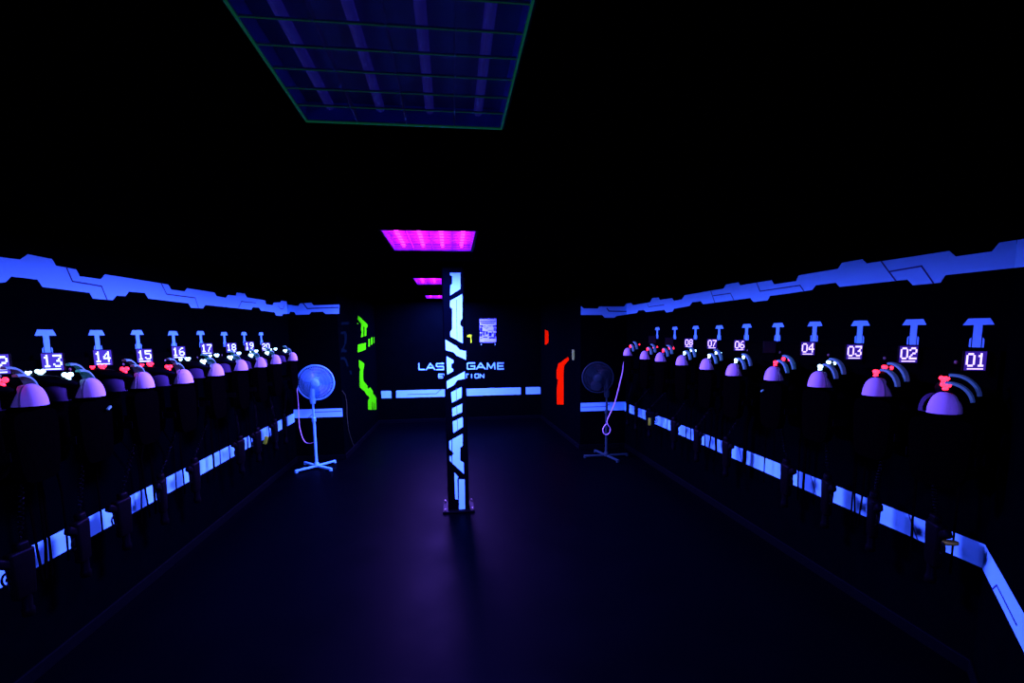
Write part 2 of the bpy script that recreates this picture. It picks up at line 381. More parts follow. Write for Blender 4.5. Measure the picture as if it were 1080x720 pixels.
# notice on the far wall
nt_ = thing('notice_sign', 'lit white notice with lines of print on the far wall right of the pillar', 'notice', PF.hit(514.6, 362))
bm = bmesh.new()
def prect(bm, u0, v0, u1, v1, mi=0, lift=.001):
    c = [PF.hit(u0, v0), PF.hit(u1, v0), PF.hit(u1, v1), PF.hit(u0, v1)]
    add_poly(bm, [q - nt_.location for q in c], PF.n, lift, .001, mi)
prect(bm, 506, 336, 523.2, 361)
rr = random.Random(3)
for (a, b, c, d, k) in [(506.2,336.3,523,337,2),(506.6,338,522.6,339.4,2),(507.4,340.2,521.4,341.4,2),(506.2,342.9,509.4,344.6,1),(519.6,342.9,523,344.6,1),
                        (506.2,345.2,508.6,350,1),(520.6,345.4,523,349,2),(508.8,348.8,511.6,353.6,2),(512.4,349.4,514.4,352.6,1),(515.4,350.6,518.4,354.4,1),
                        (518.8,349.4,520.2,352,2),(506.2,351.4,508.4,354.8,1),(520.8,350.8,523,355,1),(509.4,354.8,514.2,356.2,2),(516,355.4,522.6,356.8,1),(506.4,356.2,508.6,357,2)]: prect(bm, a, b, c, d, k, .0025)
v = 343.4
while v < 349:
    u = 509.8 + rr.random()
    while u < 519.4:
        w_ = .8 + rr.random() * 1.8
        if rr.random() < .5: prect(bm, u, v, min(u + w_, 520), v + .6, 2, .0025)
        u += w_ + .5
    v += 1.5
prect(bm, 506.2, 360, 523, 360.4, 2, .0025)
finish(bm, 'sheet', None, nt_, mats=[M['paper'], M['ink'], M['ink_mid']])
for u in (507.6, 522.4):
    bm = bmesh.new(); q = PF.hit(u, 363.2) - nt_.location
    add_box(bm, q + PF.n * .008, (.018, .014, .03), .004); finish(bm, 'clip', M['grey'], nt_)
bm = bmesh.new()  # small flat lime shapes on the far wall
for g in [[(492.6,354.2),(494,352.6),(497,352.8),(497.4,354.4),(495.4,355.2),(493,355.4)], [(496,355),(497,355),(497.5,361.6),(496.4,361.6)]]:
    add_poly(bm, [PF.hit(*q) for q in g], PF.n)
tag(finish(bm, 'lime_mark', M['lime']), 'tiny lime hook-shaped mark on the far wall between pillar and notice', 'sticker')

# ------------------------------------------------------------------ pillar
PY = 4.42
c0 = onY(469.3, 420, PY).x; c1 = onY(492.3, 420, PY).x; pw = c1 - c0; pc = (c0 + c1) / 2
pil = thing('pillar', 'black square pillar with blue-white angular graphics standing mid-room', 'pillar', (pc, PY + pw / 2, 0))
bm = bmesh.new(); add_box(bm, (0, 0, HC / 2), (pw, pw, HC - .002), .012); finish(bm, 'shaft', M['pillar'], pil)
bm = bmesh.new(); add_box(bm, (0, 0, .012), (pw + .10, pw + .10, .022), .006)
finish(bm, 'base_plate', M['plastic'], pil)
for sx in (-1, 1):
    for sy in (-1, 1):
        bm = bmesh.new(); add_lathe(bm, [(0, .046), (.006, .046), (.011, .040), (.011, .024), (0, .024)], 6)
        bmesh.ops.translate(bm, verts=bm.verts, vec=(sx * (pw / 2 + .028), sy * (pw / 2 + .028), 0)); finish(bm, 'bolt', M['steel'], pil)
z3 = lambda g: px(g, 440, 270, 5.144); z4 = lambda g: px(g, 440, 400, 4.8)
PP = [z3([(178,90),(235,90),(235,178),(178,213),(180,160),(190,150),(190,108),(178,103)]),
      z3([(245,205),(245,340),(234,352),(234,372),(246,385),(247,472),(180,437),(180,410),(190,395),(190,285),(178,275),(178,243)]),
      z3([(153,452),(215,490),(230,508),(265,515),(265,562),(215,540),(195,520),(155,510)]),
      z3([(160,543),(197,565),(197,578),(185,585),(185,605),(195,612),(195,625),(162,643)]),
      z3([(160,678),(258,625),(258,665),(218,672),(198,700),(162,720),]),
      z4([(172,65),(225,38),(225,92),(175,118)]), z4([(177,147),(228,122),(228,165),(178,188)]), z4([(180,213),(230,190),(232,240),(183,270)]),
      z4([(162,312),(174,305),(174,362),(163,352)]), z4([(178,302),(230,275),(230,335),(218,345),(218,410),(235,420),(237,478),(178,424),(178,384),(185,374),(178,366)]), z4([(164,388),(174,388),(174,420),(165,410)]),
      z4([(188,470),(208,492),(203,508),(207,608),(192,605)]), z4([(211,505),(240,505),(243,660),(212,658)])]
PPL = Plane((-1, PY), (1, PY)); PPL.n = Vector((0, -1, 0))
bm = bmesh.new()
for g in PP: add_poly(bm, [PPL.hit(*q) - pil.location for q in g], PPL.n, .001, .001)
add_path(bm, [PPL.hit(481.4, 316) - pil.location, PPL.hit(482, 358) - pil.location], PPL.n, .005)
for a, b in (((481, 409), (481.6, 423)), ((481.6, 427), (482, 437)), ((482.2, 441), (482.6, 455))):
    add_path(bm, [PPL.hit(*a) - pil.location, PPL.hit(*b) - pil.location], PPL.n, .004)
finish(bm, 'decal', None, pil, mats=[M['stick'], M['stick_line']])

# ------------------------------------------------------------------ ceiling fixtures
def fixture(label, y0, y1, lit=True, ncross=7):
    w = FX1 - FX0; L = y1 - y0; xc = (FX0 + FX1) / 2; yc_ = (y0 + y1) / 2
    t = thing('ceiling_light', label, 'ceiling light', (xc, yc_, ZFIX), 0, 'square ceiling lights')
    bm = bmesh.new()
    for s in (-1, 1):
        add_box(bm, (s * (w / 2 + .006), 0, .030), (.012, L + .024, .058)); add_box(bm, (0, s * (L / 2 + .006), .030), (w, .012, .058))
    finish(bm, 'housing', M['housing'], t)
    bm = bmesh.new()
    for s in (-1, 1):
        add_box(bm, (s * (w / 2 - .002), 0, .027), (.003, L - .006, .050)); add_box(bm, (0, s * (L / 2 - .002), .027), (w, .003, .050))
    finish(bm, 'liner', M['liner'], t)
    bm = bmesh.new(); add_box(bm, (0, 0, .056), (w, L, .006)); finish(bm, 'reflector', M['reflector' if lit else 'louver_dim'], t)
    for k in range(4):
        x = -w / 2 + w * (k + .5) / 4
        bm = bmesh.new(); add_tube(bm, [(x, -L / 2 + .02, .036), (x, L / 2 - .02, .036)], .013, 12)
        finish(bm, 'tube', M['tube' if lit else 'tube_dim'], t, smooth=True)
    bm = bmesh.new()
    for k in range(1, 4): add_box(bm, (-w / 2 + w * k / 4, 0, .012), (.004, L, .022))
    for k in range(1, ncross + 1): add_box(bm, (0, -L / 2 + L * k / (ncross + 1), .004), (w, .002, .005))
    finish(bm, 'louver', M['louver' if lit else 'louver_dim'], t)
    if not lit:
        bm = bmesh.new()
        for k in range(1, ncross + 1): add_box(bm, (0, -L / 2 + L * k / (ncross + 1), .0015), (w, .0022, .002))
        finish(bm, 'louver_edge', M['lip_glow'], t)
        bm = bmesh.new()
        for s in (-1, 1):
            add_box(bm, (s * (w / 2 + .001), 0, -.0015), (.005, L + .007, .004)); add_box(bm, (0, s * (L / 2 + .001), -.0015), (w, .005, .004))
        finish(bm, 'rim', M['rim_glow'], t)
    else:
        bm = bmesh.new()
        for s in (-1, 1):
            add_box(bm, (s * (w / 2 + .008), 0, -.0025), (.016, L + .032, .003)); add_box(bm, (0, s * (L / 2 + .008), -.0025), (w, .016, .003))
        finish(bm, 'rim', M['lip'], t)
        la = bpy.data.lights.new('lamp', 'AREA'); la.shape = 'RECTANGLE'; la.size = w * .9; la.size_y = L * .9
        la.energy = UVP; la.color = (.22, .10, 1.0); la.spread = math.radians(UVS)
        lo = bpy.data.objects.new('lamp', la); C.objects.link(lo); lo.parent = t; lo.location = (0, 0, -.006)
    return t
UVP, UVS = 590, 174
fixture('large dark blue louvred ceiling light nearest the camera at top', .825, 1.59, False)
fixture('bright magenta ceiling light in front of the pillar, largest of the lit ones', 3.12, 3.87)
fixture('magenta ceiling light half hidden behind the pillar top', 5.69, 6.45)
fixture('smallest magenta ceiling light at the far end, lowest in the row', 8.20, 8.95)
fixture('added unseen magenta ceiling light behind the camera', -1.70, -.94)  # added out of view to even out the light

# ------------------------------------------------------------------ stations
RDOME = [(1,1000,425),(2,924,408),(3,864,400),(4,816,394),(5,774,390),(6,745.5,384),(7,719.5,380),(8,697,376.5),(9,680.5,374.5),(10,662.5,371)]
LDOME = [(12,31.5,417),(13,95,409),(14,150,401),(15,193,397),(16,227,390),(17,253.5,385),(18,274,382),(19,290,379),(20,308,376)]
# (the left displays are numbered 12 to 20 along the wall)
RTX = {1:1033,2:965,3:908,4:860,5:821,6:788,7:759,8:734,9:712,10:693.5}
LTX = {13:47,14:101,15:144,16:182,17:211,18:236,19:257,20:275}
RTOP = {1:335.5,2:336.5,3:338,4:339,5:340.5,6:341.5,7:343,8:343.5,9:344.5,10:345}
LTOP = {13:347.5,14:348,15:348,16:349,17:349,18:350,19:350,20:350.3}
RDISP = {1:(1028.5,380.5),2:(958,373.5),3:(901,371),4:(852,367.5),5:(812,366),6:(780,364),7:(751,362.5),8:(726.5,361.5),9:(706,360),10:(688,358)}
LDISP = {12:(-3,384),13:(55.5,381.5),14:(108.5,377),15:(152.5,375),16:(188.5,371.5),17:(218,367.6),18:(244,366.6),19:(263,364.8),20:(280.5,365.5)}
RLED = {1:'r',2:'r',3:'w',4:'r',5:'w',6:'w',7:'w',8:'r',9:'r',10:'r'}
LLED = {12:'r',13:'w',14:'r',15:'r',16:'w',17:'w',18:'w',19:'w',20:'w'}
def where(n):
    if n == 5: return 'unlit display between 04 and 06'
    if n == 9: return 'the unlit display past 08'
    if n == 10: return 'the farthest unlit display'
    return 'display %02d' % n
FONT = {'0': '01110 10001 10001 10001 10001 10001 01110', '1': '00100 01100 00100 00100 00100 00100 01110', '2': '01110 10001 00001 00110 01000 10000 11111',
        '3': '11111 00001 00010 00110 00001 10001 01110', '4': '00010 00110 01010 10010 11111 00010 00010', '5': '11111 10000 11110 00001 00001 10001 01110',
        '6': '00110 01000 10000 11110 10001 10001 01110', '7': '11111 00001 00010 00100 00100 01000 01000', '8': '01110 10001 10001 01110 10001 10001 01110', '9': '01110 10001 10001 01111 00001 00010 01100'}

# T markers
def t_marker(n, right):
    X = XR if right else XL; u = (RTX if right else LTX)[n]; vt = (RTOP if right else LTOP)[n]
    top = onX(u, vt, X); s = -1 if right else 1
    nrm = Vector((s, 0, 0)); bm = bmesh.new()
    w, h = .138, .134
    def P(a, b): return Vector((X, top.y + (a - .5) * w * 1.0, top.z - b * h))
    add_poly(bm, [P(.15,0),(P(.85,0)),P(1,.23),P(.64,.23),P(.64,1),P(.36,1),P(.36,.23),P(0,.23)], nrm)
    add_poly(bm, [P(.32,1),P(.26,1),P(.26,.72),P(.32,.66)], nrm); add_poly(bm, [P(.68,1),P(.74,1),P(.74,.72),P(.68,.66)], nrm)
    tag(finish(bm, 'wall_marker', M['stick']), 'small blue T-shaped wall marker above ' + where(n), 'wall marker', 'T-shaped wall markers')
for n in RTX: t_marker(n, True)
for n in LTX: t_marker(n, False)

# mounting boards with pegs and screws
def board(right):
    X = XR if right else XL; s = -1 if right else 1
    y0, y1 = (NC[1] + .004, 6.35) if right else (1.2, 6.3)
    zlo, zhi = 1.33, 1.545
    b = thing('mounting_board', 'black %s along the %s wall carrying the vests' % (('mounting board with bare screwed end', 'right') if right else ('mounting board', 'left')), 'board', (X, (y0 + y1) / 2, zlo))
    bm = bmesh.new(); add_box(bm, (s * .011, 0, (zhi - zlo) / 2), (.020, y1 - y0, zhi - zlo), .003); finish(bm, 'plank', M['board'], b)
    return b, s, y0, y1, zlo
BR = board(True); BL = board(False)
def screws_and_peg(B, y, pz):
    b, s, y0, y1, zlo = B
    yy = y - b.location.y
    for z in (.05, .155):
        for dy in (.17,) :
            bm = bmesh.new(); mtx = Matrix.Translation((s * .021, yy - dy, z)) @ Matrix.Rotation(s * PI / 2, 4, 'Y')
            add_lathe(bm, [(0, .005), (.006, .0045), (.010, .001), (.010, 0), (0, 0)], 10, mtx); finish(bm, 'screw', M['steel'], b, smooth=True)
    pz -= zlo
    bm = bmesh.new(); add_tube(bm, [(s * .018, yy, pz - .012), (s * .13, yy, pz - .006), (s * .155, yy, pz - .004), (s * .162, yy, pz + .003)], .009); finish(bm, 'peg', M['plastic'], b, smooth=True)

# vests ------------------------------------------------------------
def arcband(bm, x, w, r, t, a0, a1, n=10, cz=.60, ry=1.):
    rings = []
    for i in range(n + 1):
        a = a0 + (a1 - a0) * i / n; k = 1 - .18 * abs(2 * i / n - 1) ** 3
        c, s_ = math.cos(a), math.sin(a)
        ring = []
        for dx, dr in ((-.5, 0), (-.42, .8), (-.15, 1), (.15, 1), (.42, .8), (.5, 0)):
            R = r + t * dr
            ring.append(bm.verts.new((x + w * dx * k, R * c * ry, cz + R * s_)))
        rings.append(ring)
    for a, b in zip(rings, rings[1:]):
        for k in range(6):
            j = (k + 1) % 6
            bm.faces.new((a[k], a[j], b[j], b[k]))
    bm.faces.new(rings[0]); bm.faces.new(rings[-1][::-1]); bmesh.ops.recalc_face_normals(bm, faces=bm.faces)
VB = .735
def cushion(bm, c, s, taper=.8, bulge=.25):
    vs = add_box(bm, (0, 0, 0), (1, 1, 1)); 
    bmesh.ops.subdivide_edges(bm, edges=bm.edges[:], cuts=5, use_grid_fill=True)
    for v in bm.verts:
        x, y, z = v.co
        m = max(abs(y), abs(z)) * 2
        r = 1 - .12 * (abs(y * 2) ** 4) * (abs(z * 2) ** 4)
        k = (1 + taper) / 2 + (1 - taper) * z
        edge = (1 - (abs(2 * y)) ** 4) * (1 - (abs(2 * z)) ** 4)
        xx = x * (.55 + .45 * edge)
        xx += .05 * math.sin(z * 22) * edge * (1 if x > 0 else 0) * .5
        v.co = Vector((c[0] + xx * s[0], c[1] + y * s[1] * k * r, c[2] + z * s[2] * r))
def half_dome(bm, cx, ax, ay, az, cz, front, nu=14, nv=10):
    # one half of a helmet-like nose, cut by the plane x = cx and closed underneath
    sg_ = 1 if front else -1; e = .88; rings = []
    for j in range(nv):
        ph = (PI / 2) * j / nv; ring = []
        for i in range(nu + 1):
            th = -PI / 2 + PI * i / nu
            c, s_ = math.cos(th), math.sin(th)
            xx = abs(c) ** e; yy = math.copysign(abs(s_) ** e, s_)
            ring.append(bm.verts.new((cx + sg_ * ax * xx * math.cos(ph) ** .8, ay * yy * math.cos(ph) ** .8, cz + az * math.sin(ph))))
        rings.append(ring)
    top = bm.verts.new((cx, 0, cz + az))
    for a, b in zip(rings, rings[1:]):
        for k in range(nu): bm.faces.new((a[k], a[k + 1], b[k + 1], b[k]))
    for k in range(nu): bm.faces.new((rings[-1][k], rings[-1][k + 1], top))
    bm.faces.new([r[0] for r in rings] + [top] + [r[-1] for r in reversed(rings)])
    bm.faces.new(rings[0]); bmesh.ops.recalc_face_normals(bm, faces=bm.faces)
def make_vest():
    root = thing('laser_vest', 'x', 'vest', (0, 0, 0), 0, 'laser game vests on the wall')
    bm = bmesh.new(); cushion(bm, (.078, 0, .435), (.060, .20, .33)); finish(bm, 'back_panel', M['fabric'], root, smooth=True)
    bm = bmesh.new(); cushion(bm, (.265, 0, .425), (.085, .24, .31)); finish(bm, 'front_panel', M['fabric'], root, smooth=True)
    bm = bmesh.new(); arcband(bm, .160, .21, .078, .014, .0, PI, 18, .595); finish(bm, 'shoulder_yoke', M['fabric'], root, smooth=True)
    bm = bmesh.new(); half_dome(bm, .275, .054, .054, .092, .598, True); finish(bm, 'front_shell', M['shell'], root, smooth=True)
    bm = bmesh.new(); half_dome(bm, .270, .082, .060, .089, .598, False); finish(bm, 'rear_shell', M['collar'], root, smooth=True)
    for x, r, cz, t in ((.236, .082, .640, .012), (.196, .090, .664, .012)):
        bm = bmesh.new(); arcband(bm, x, .030, r, t, .12, 1.72, 14, cz); finish(bm, 'shoulder_band', M['grey'], root, smooth=True)
    bm = bmesh.new()
    add_tube(bm, [(.245, -.040, .660), (.215, -.062, .672), (.13, -.100, .690), (.085, -.105, .692), (.05, -.10, .66)], .03, 12, radii=[.014, .026, .032, .028, .012])
    lb = finish(bm, 'light_bar', M['plastic'], root, smooth=True)
    bm = bmesh.new(); half_dome(bm, 0, .052, .070, .082, 0, True); bmesh.ops.rotate(bm, verts=bm.verts, matrix=Matrix.Rotation(-PI / 2, 3, 'Z')); bmesh.ops.translate(bm, verts=bm.verts, vec=(.165, -.072, .590))
    finish(bm, 'side_pad', M['pad'], root, smooth=True)
    for i, (x, y, z, r) in enumerate(((.222, -.060, .702, .0115), (.135, -.100, .724, .010), (.088, -.105, .722, .0065))):
        bm = bmesh.new()
        for k in range(3):
            a = 2 * PI * k / 3 + .5
            mt = Matrix.Translation((x + r * .5 * math.cos(a), y + r * 1.15 * math.cos(a), z + .004 + r * 1.15 * math.sin(a)))
            bmesh.ops.create_icosphere(bm, subdivisions=2, radius=r, matrix=mt)
        finish(bm, 'indicator_light', M['led_red'], lb, smooth=True)
    for sy in (-1, 1):
        bm = bmesh.new(); add_box(bm, (.175, sy * .122, .40), (.19, .006, .040), .002); st = finish(bm, 'side_strap', M['plastic'], root)
        bm = bmesh.new(); add_box(bm, (.175, sy * .128, .40), (.045, .010, .050), .003); finish(bm, 'buckle', M['plastic'], st)
    return root
def children(o): return [c for c in C.objects if c.parent == o]
def copy_tree(o):
    c = o.copy(); C.objects.link(c)
    for ch in children(o):
        d = ch.copy(); C.objects.link(d); d.parent = c
        for g in children(ch):
            e = g.copy(); C.objects.link(e); e.parent = d
    return c
def set_led(root, m):
    for ch in [g for c_ in children(root) for g in children(c_)]:
        if ch.name.split('.')[0] == 'indicator_light':
            ch.material_slots[0].link = 'OBJECT'; ch.material_slots[0].material = m
DZ = .640
proto = make_vest(); first = True
VEST = {}
for right, lst in ((True, RDOME), (False, LDOME)):
    for n, u, v in lst:
        X = XR if right else XL; s = -1 if right else 1
        p = onX(u, v, X + s * .275)
        o = proto if first else copy_tree(proto); first = False
        o.location = (X + s * .002, p.y, p.z - DZ)
        o.rotation_euler = (0, 0, PI if right else 0)
        if n == 1:                                   # beside the oblique wall: turned a little away from it
            o.rotation_euler = (0, 0, PI + .38)
            hd = Vector((o.location.x - .275, o.location.y, 0))          # the dome stays where it is
            o.location.x = hd.x + .275 * math.cos(.38) - .022; o.location.y = hd.y + .275 * math.sin(.38)
        led = (RLED if right else LLED)[n]
        set_led(o, M['led_red' if led == 'r' else 'led_white'])
        o['label'] = 'black vest with pale dome and %s lights by %s' % ('red' if led == 'r' else 'white', where(n))
        VEST[n] = (o, o.location.y, s, X)
        screws_and_peg(BR if right else BL, o.location.y, p.z - DZ + (.655 if n > 1 else .618))
for ch in children(VEST[1][0]):
    if ch.name.startswith('light_bar'): ch.location = (-.01, .040, .004)
for n, (u, v) in ((4, (804, 412)), (13, (115, 430))):          # the pale clips on two vests
    o, y, s, X = VEST[n]
    q = onX(u, v, X + s * .32) - o.location
    q = Matrix.Rotation(-o.rotation_euler.z, 3, 'Z') @ q
    bm = bmesh.new(); add_box(bm, q, (.012, .03, .012), .003, Matrix.Rotation(.5, 3, 'X')); finish(bm, 'clip', M['grey'], o)

# number displays --------------------------------------------------
def display(n, right):
    X = XR if right else XL; s = -1 if right else 1
    u, v = (RDISP if right else LDISP)[n]
    p = onX(u, v, X + s * .075)
    lit = n not in (5, 9, 10)
    face = math.atan2(-1, s * .42)                 # faces the near end of the room, turned a little inwards
    lab = ('lit number display showing %02d on the %s wall' % (n, 'right' if right else 'left')) if lit else \
          {5: 'unlit blank number display between displays 04 and 06', 9: 'unlit blank number display just beyond display 08', 10: 'farthest unlit number display on the right wall'}[n]
    t = thing('number_display', lab, 'number display', p, face, 'number displays above the vests')
    bm = bmesh.new(); add_box(bm, (-.008, 0, 0), (.016, .088, .094), .004); finish(bm, 'casing', M['plastic'], t)
    bm = bmesh.new(); add_box(bm, (.0015, 0, 0), (.003, .080, .086), .001); scr = finish(bm, 'screen', M[('screen' if right else 'screen_bright') if lit else 'screen_off'], t)
    bm = bmesh.new()
    bx_ = Vector((X + s * .032, p.y, p.z + .02)) - Vector(p)
    bx_ = Matrix.Rotation(-face, 3, 'Z') @ bx_
    add_tube(bm, [(-.012, 0, .02), bx_], .006); finish(bm, 'bracket', M['plastic'], t)
    if lit:
        bm = bmesh.new(); c = .0066
        for k, ch in enumerate('%02d' % n):
            for r, row in enumerate(FONT[ch].split()):
                for q, bit in enumerate(row):
                    if bit == '1':
                        y = -.037 + (k * 5.9 + q) * c * 1.0 + .001; z = .031 - r * c * 1.32
                        add_box(bm, (.0040, y + c / 2, z), (.002, c * .98, c * 1.28))
        add_box(bm, (.0040, 0, -.036), (.002, .060, .005))
        finish(bm, 'digits', M['digit' if right else 'digit_blue'], scr)
for n in RDISP: display(n, True)
for n in LDISP: display(n, False)

# phasers hanging by their cords ----------------------------------
RG = {1:(987,560,15),2:(922,532,11),3:(873,512,11),4:(830,495,12),5:(767,468,10),6:(736,455,9),7:(711.5,447,9),8:(686,438,12),9:(671,434,3),10:(662,431,3)}
LG = {12:(20,585,20),13:(84.5,560,14),14:(129,540,15),15:(170.5,520,9),16:(205,497,10),17:(253,475,10),18:(271,463,9),19:(289.5,453,7),20:(300,444,3)}
def phaser(n, right):
    u, v, w = (RG if right else LG)[n]
    o, vy, s, X = VEST[n]
    p = onX(u, v, X + s * .13)
    D = math.hypot(p.x, p.y)
    width = max(.035, w / FP * D)                  # apparent width decides how far the phaser has twisted on its cord
    va = math.atan2(p.y, p.x)
    tw = math.asin(min(1, max(0, (width - .046) / .095)))
    rz = va + tw * (1 if right else -1)
    lab = 'black hand-held phaser hanging under the vest by ' + where(n)
    t = thing('laser_phaser', lab, 'phaser', (p.x, p.y, .41), rz, 'phasers hanging below the vests')
    bm = bmesh.new(); add_box(bm, (0, 0, .20), (.115, .048, .22), .014, seg=3, taper=.8)
    add_box(bm, (.012, 0, .315), (.055, .036, .06), .012, seg=3); finish(bm, 'body', M['plastic'], t, smooth=True)
    bm = bmesh.new(); add_lathe(bm, [(0, .0), (.020, .0), (.024, .006), (.024, .03), (.019, .04), (.019, .11), (0, .11)], 14, Matrix.Translation((.008, 0, 0))); finish(bm, 'barrel', M['plastic'], t, smooth=True)
    bm = bmesh.new(); add_box(bm, (-.070, 0, .275), (.075, .034, .042), .012, Matrix.Rotation(.5, 3, 'Y'), 3); finish(bm, 'grip', M['plastic'], t, smooth=True)
    bm = bmesh.new(); add_tube(bm, [(-.060 + .022 * math.cos(a), 0, .205 + .028 * math.sin(a)) for a in [i * 2 * PI / 14 for i in range(14)]], .0045, 6, True); finish(bm, 'trigger_guard', M['plastic'], t, smooth=True)
    bm = bmesh.new(); add_box(bm, (-.058, 0, .21), (.010, .008, .034), .003, Matrix.Rotation(.35, 3, 'Y')); finish(bm, 'trigger', M['plastic'], t)
    end = Matrix.Rotation(-rz, 3, 'Z') @ (Vector((X + s * .20, vy - .0, o.location.z + .285)) - Vector(t.location))
    a = Vector((.012, 0, .34)); pts = []
    N = 90
    for i in range(N + 1):
        q = a.lerp(end, i / N); q.z -= .06 * math.sin(PI * i / N) * 0
        r = .009 * min(1, 4 * i / N, 4 * (N - i) / N)
        pts.append(q + Vector((r * math.cos(i * .9), r * math.sin(i * .9), 0)))
    bm = bmesh.new(); add_tube(bm, pts, .0032, 5); finish(bm, 'coiled_cord', M['plastic'], t, smooth=True)
    return t
PH = {}
for n in RG: PH[n] = phaser(n, True)
for n in LG: PH[n] = phaser(n, False)
# the tan grip of the nearest phaser, and two yellow tags
def part_at(t, build, name, m):
    bm = bmesh.new(); build(bm, Matrix.Rotation(-t.rotation_euler.z, 3, 'Z'), Vector(t.location)); return finish(bm, name, m, t, smooth=True)
def tanb(bm, Rm, L):
    X = XR - .14
    a, b = onX(988, 571, X), onX(1011, 573, X)
    ps = [a.lerp(b, k) for k in (0, .3, .6, .85, .95, 1)]
    add_tube(bm, [Rm @ (q - L) for q in ps], .012, 10, radii=[.011, .013, .0135, .013, .010, .004])
g = part_at(PH[1], tanb, 'grip_end', M['tan']); g['label'] = 'tan rounded grip end'
for n, (u, v), right in ((7, (685.3, 444.5), True), (18, (280.3, 464), False)):
    X = XR - .19 if right else XL + .13
    def tg(bm, Rm, L):
        q = Rm @ (onX(u, v, X) - L); add_box(bm, q, (.03, .03, .085), .004, Matrix.Rotation(.3 if not right else .05, 3, 'X'))
    g = part_at(PH[8 if right else 18], tg, 'tag', M['yellow']); g['label'] = 'yellow tag'
# strap tails that cross the low stripe
RS = {1:[(1007,.010,0)], 2:[(964,.012,.1),(903,.010,.25),(909,.010,-.25)], 3:[(900,.010,.0),(848.5,.02,0)], 4:[(843,.012,.15),(807,.010,0)], 5:[(786,.05,0)], 6:[(756,.03,.5),(749,.02,-.6),(744,.012,.3)], 7:[(729,.012,.2),(724,.010,.1)], 8:[(704,.012,-.1)], 10:[(669.5,.012,0)]}
LS = {12:[(38,.012,-.2),(45,.016,.3),(50,.012,.1)], 13:[(68,.010,.15),(105,.010,.1)], 14:[(147,.010,.4),(153,.014,-.3),(161,.02,.1)], 15:[(184,.010,.2),(192,.016,.0)], 16:[(224,.028,.1),(231,.010,.2)], 17:[(241,.010,0),(260,.02,.4),(264,.02,-.3)], 18:[(283,.02,-.2)], 19:[(297,.012,.1),(302,.008,0)]}
for right, S in ((True, RS), (False, LS)):
    for n, lst in S.items():
        o, vy, s, X = VEST[n]; Rm = Matrix.Rotation(-o.rotation_euler.z, 3, 'Z')
        for u, w, lean in [(u_, w_, l_ * .4) for u_, w_, l_ in lst]:
            v = 351 + abs(u - 472) * (.385 if right else .50)
            q = onX(u, v, X + s * .07)
            n_ = min((k for k in VEST if (k < 11) == right), key=lambda k: abs(VEST[k][1] - q.y))
            o = VEST[n_][0]; Rm = Matrix.Rotation(-o.rotation_euler.z, 3, 'Z')
            botz = .47 + .05 * random.random(); yv = VEST[n_][1]
            a = Vector((q.x, q.y + lean * (botz - .59), botz)); m_ = Vector((q.x, q.y + lean * .06, .66)); b = Vector((q.x, q.y + lean * .10, .88))
            top = Vector((X + s * .055, yv + max(-.085, min(.085, q.y - yv)), o.location.z + .30))
            bm = bmesh.new()
            pr = None
            for c_ in (a, m_, b, top):
                y0 = Rm @ (c_ + Vector((0, -w / 2, 0)) - o.location); y1 = Rm @ (c_ + Vector((0, w / 2, 0)) - o.location)
                t_ = Vector((.004, 0, 0))
                cur = [bm.verts.new(y0), bm.verts.new(y1), bm.verts.new(y1 + t_), bm.verts.new(y0 + t_)]
                if pr:
                    for k in range(4): bm.faces.new((pr[k], pr[(k + 1) % 4], cur[(k + 1) % 4], cur[k]))
                else: bm.faces.new(cur)
                pr = cur
            bm.faces.new(pr[::-1]); bmesh.ops.recalc_face_normals(bm, faces=bm.faces)
            finish(bm, 'strap_tail', M['fabric'], o)

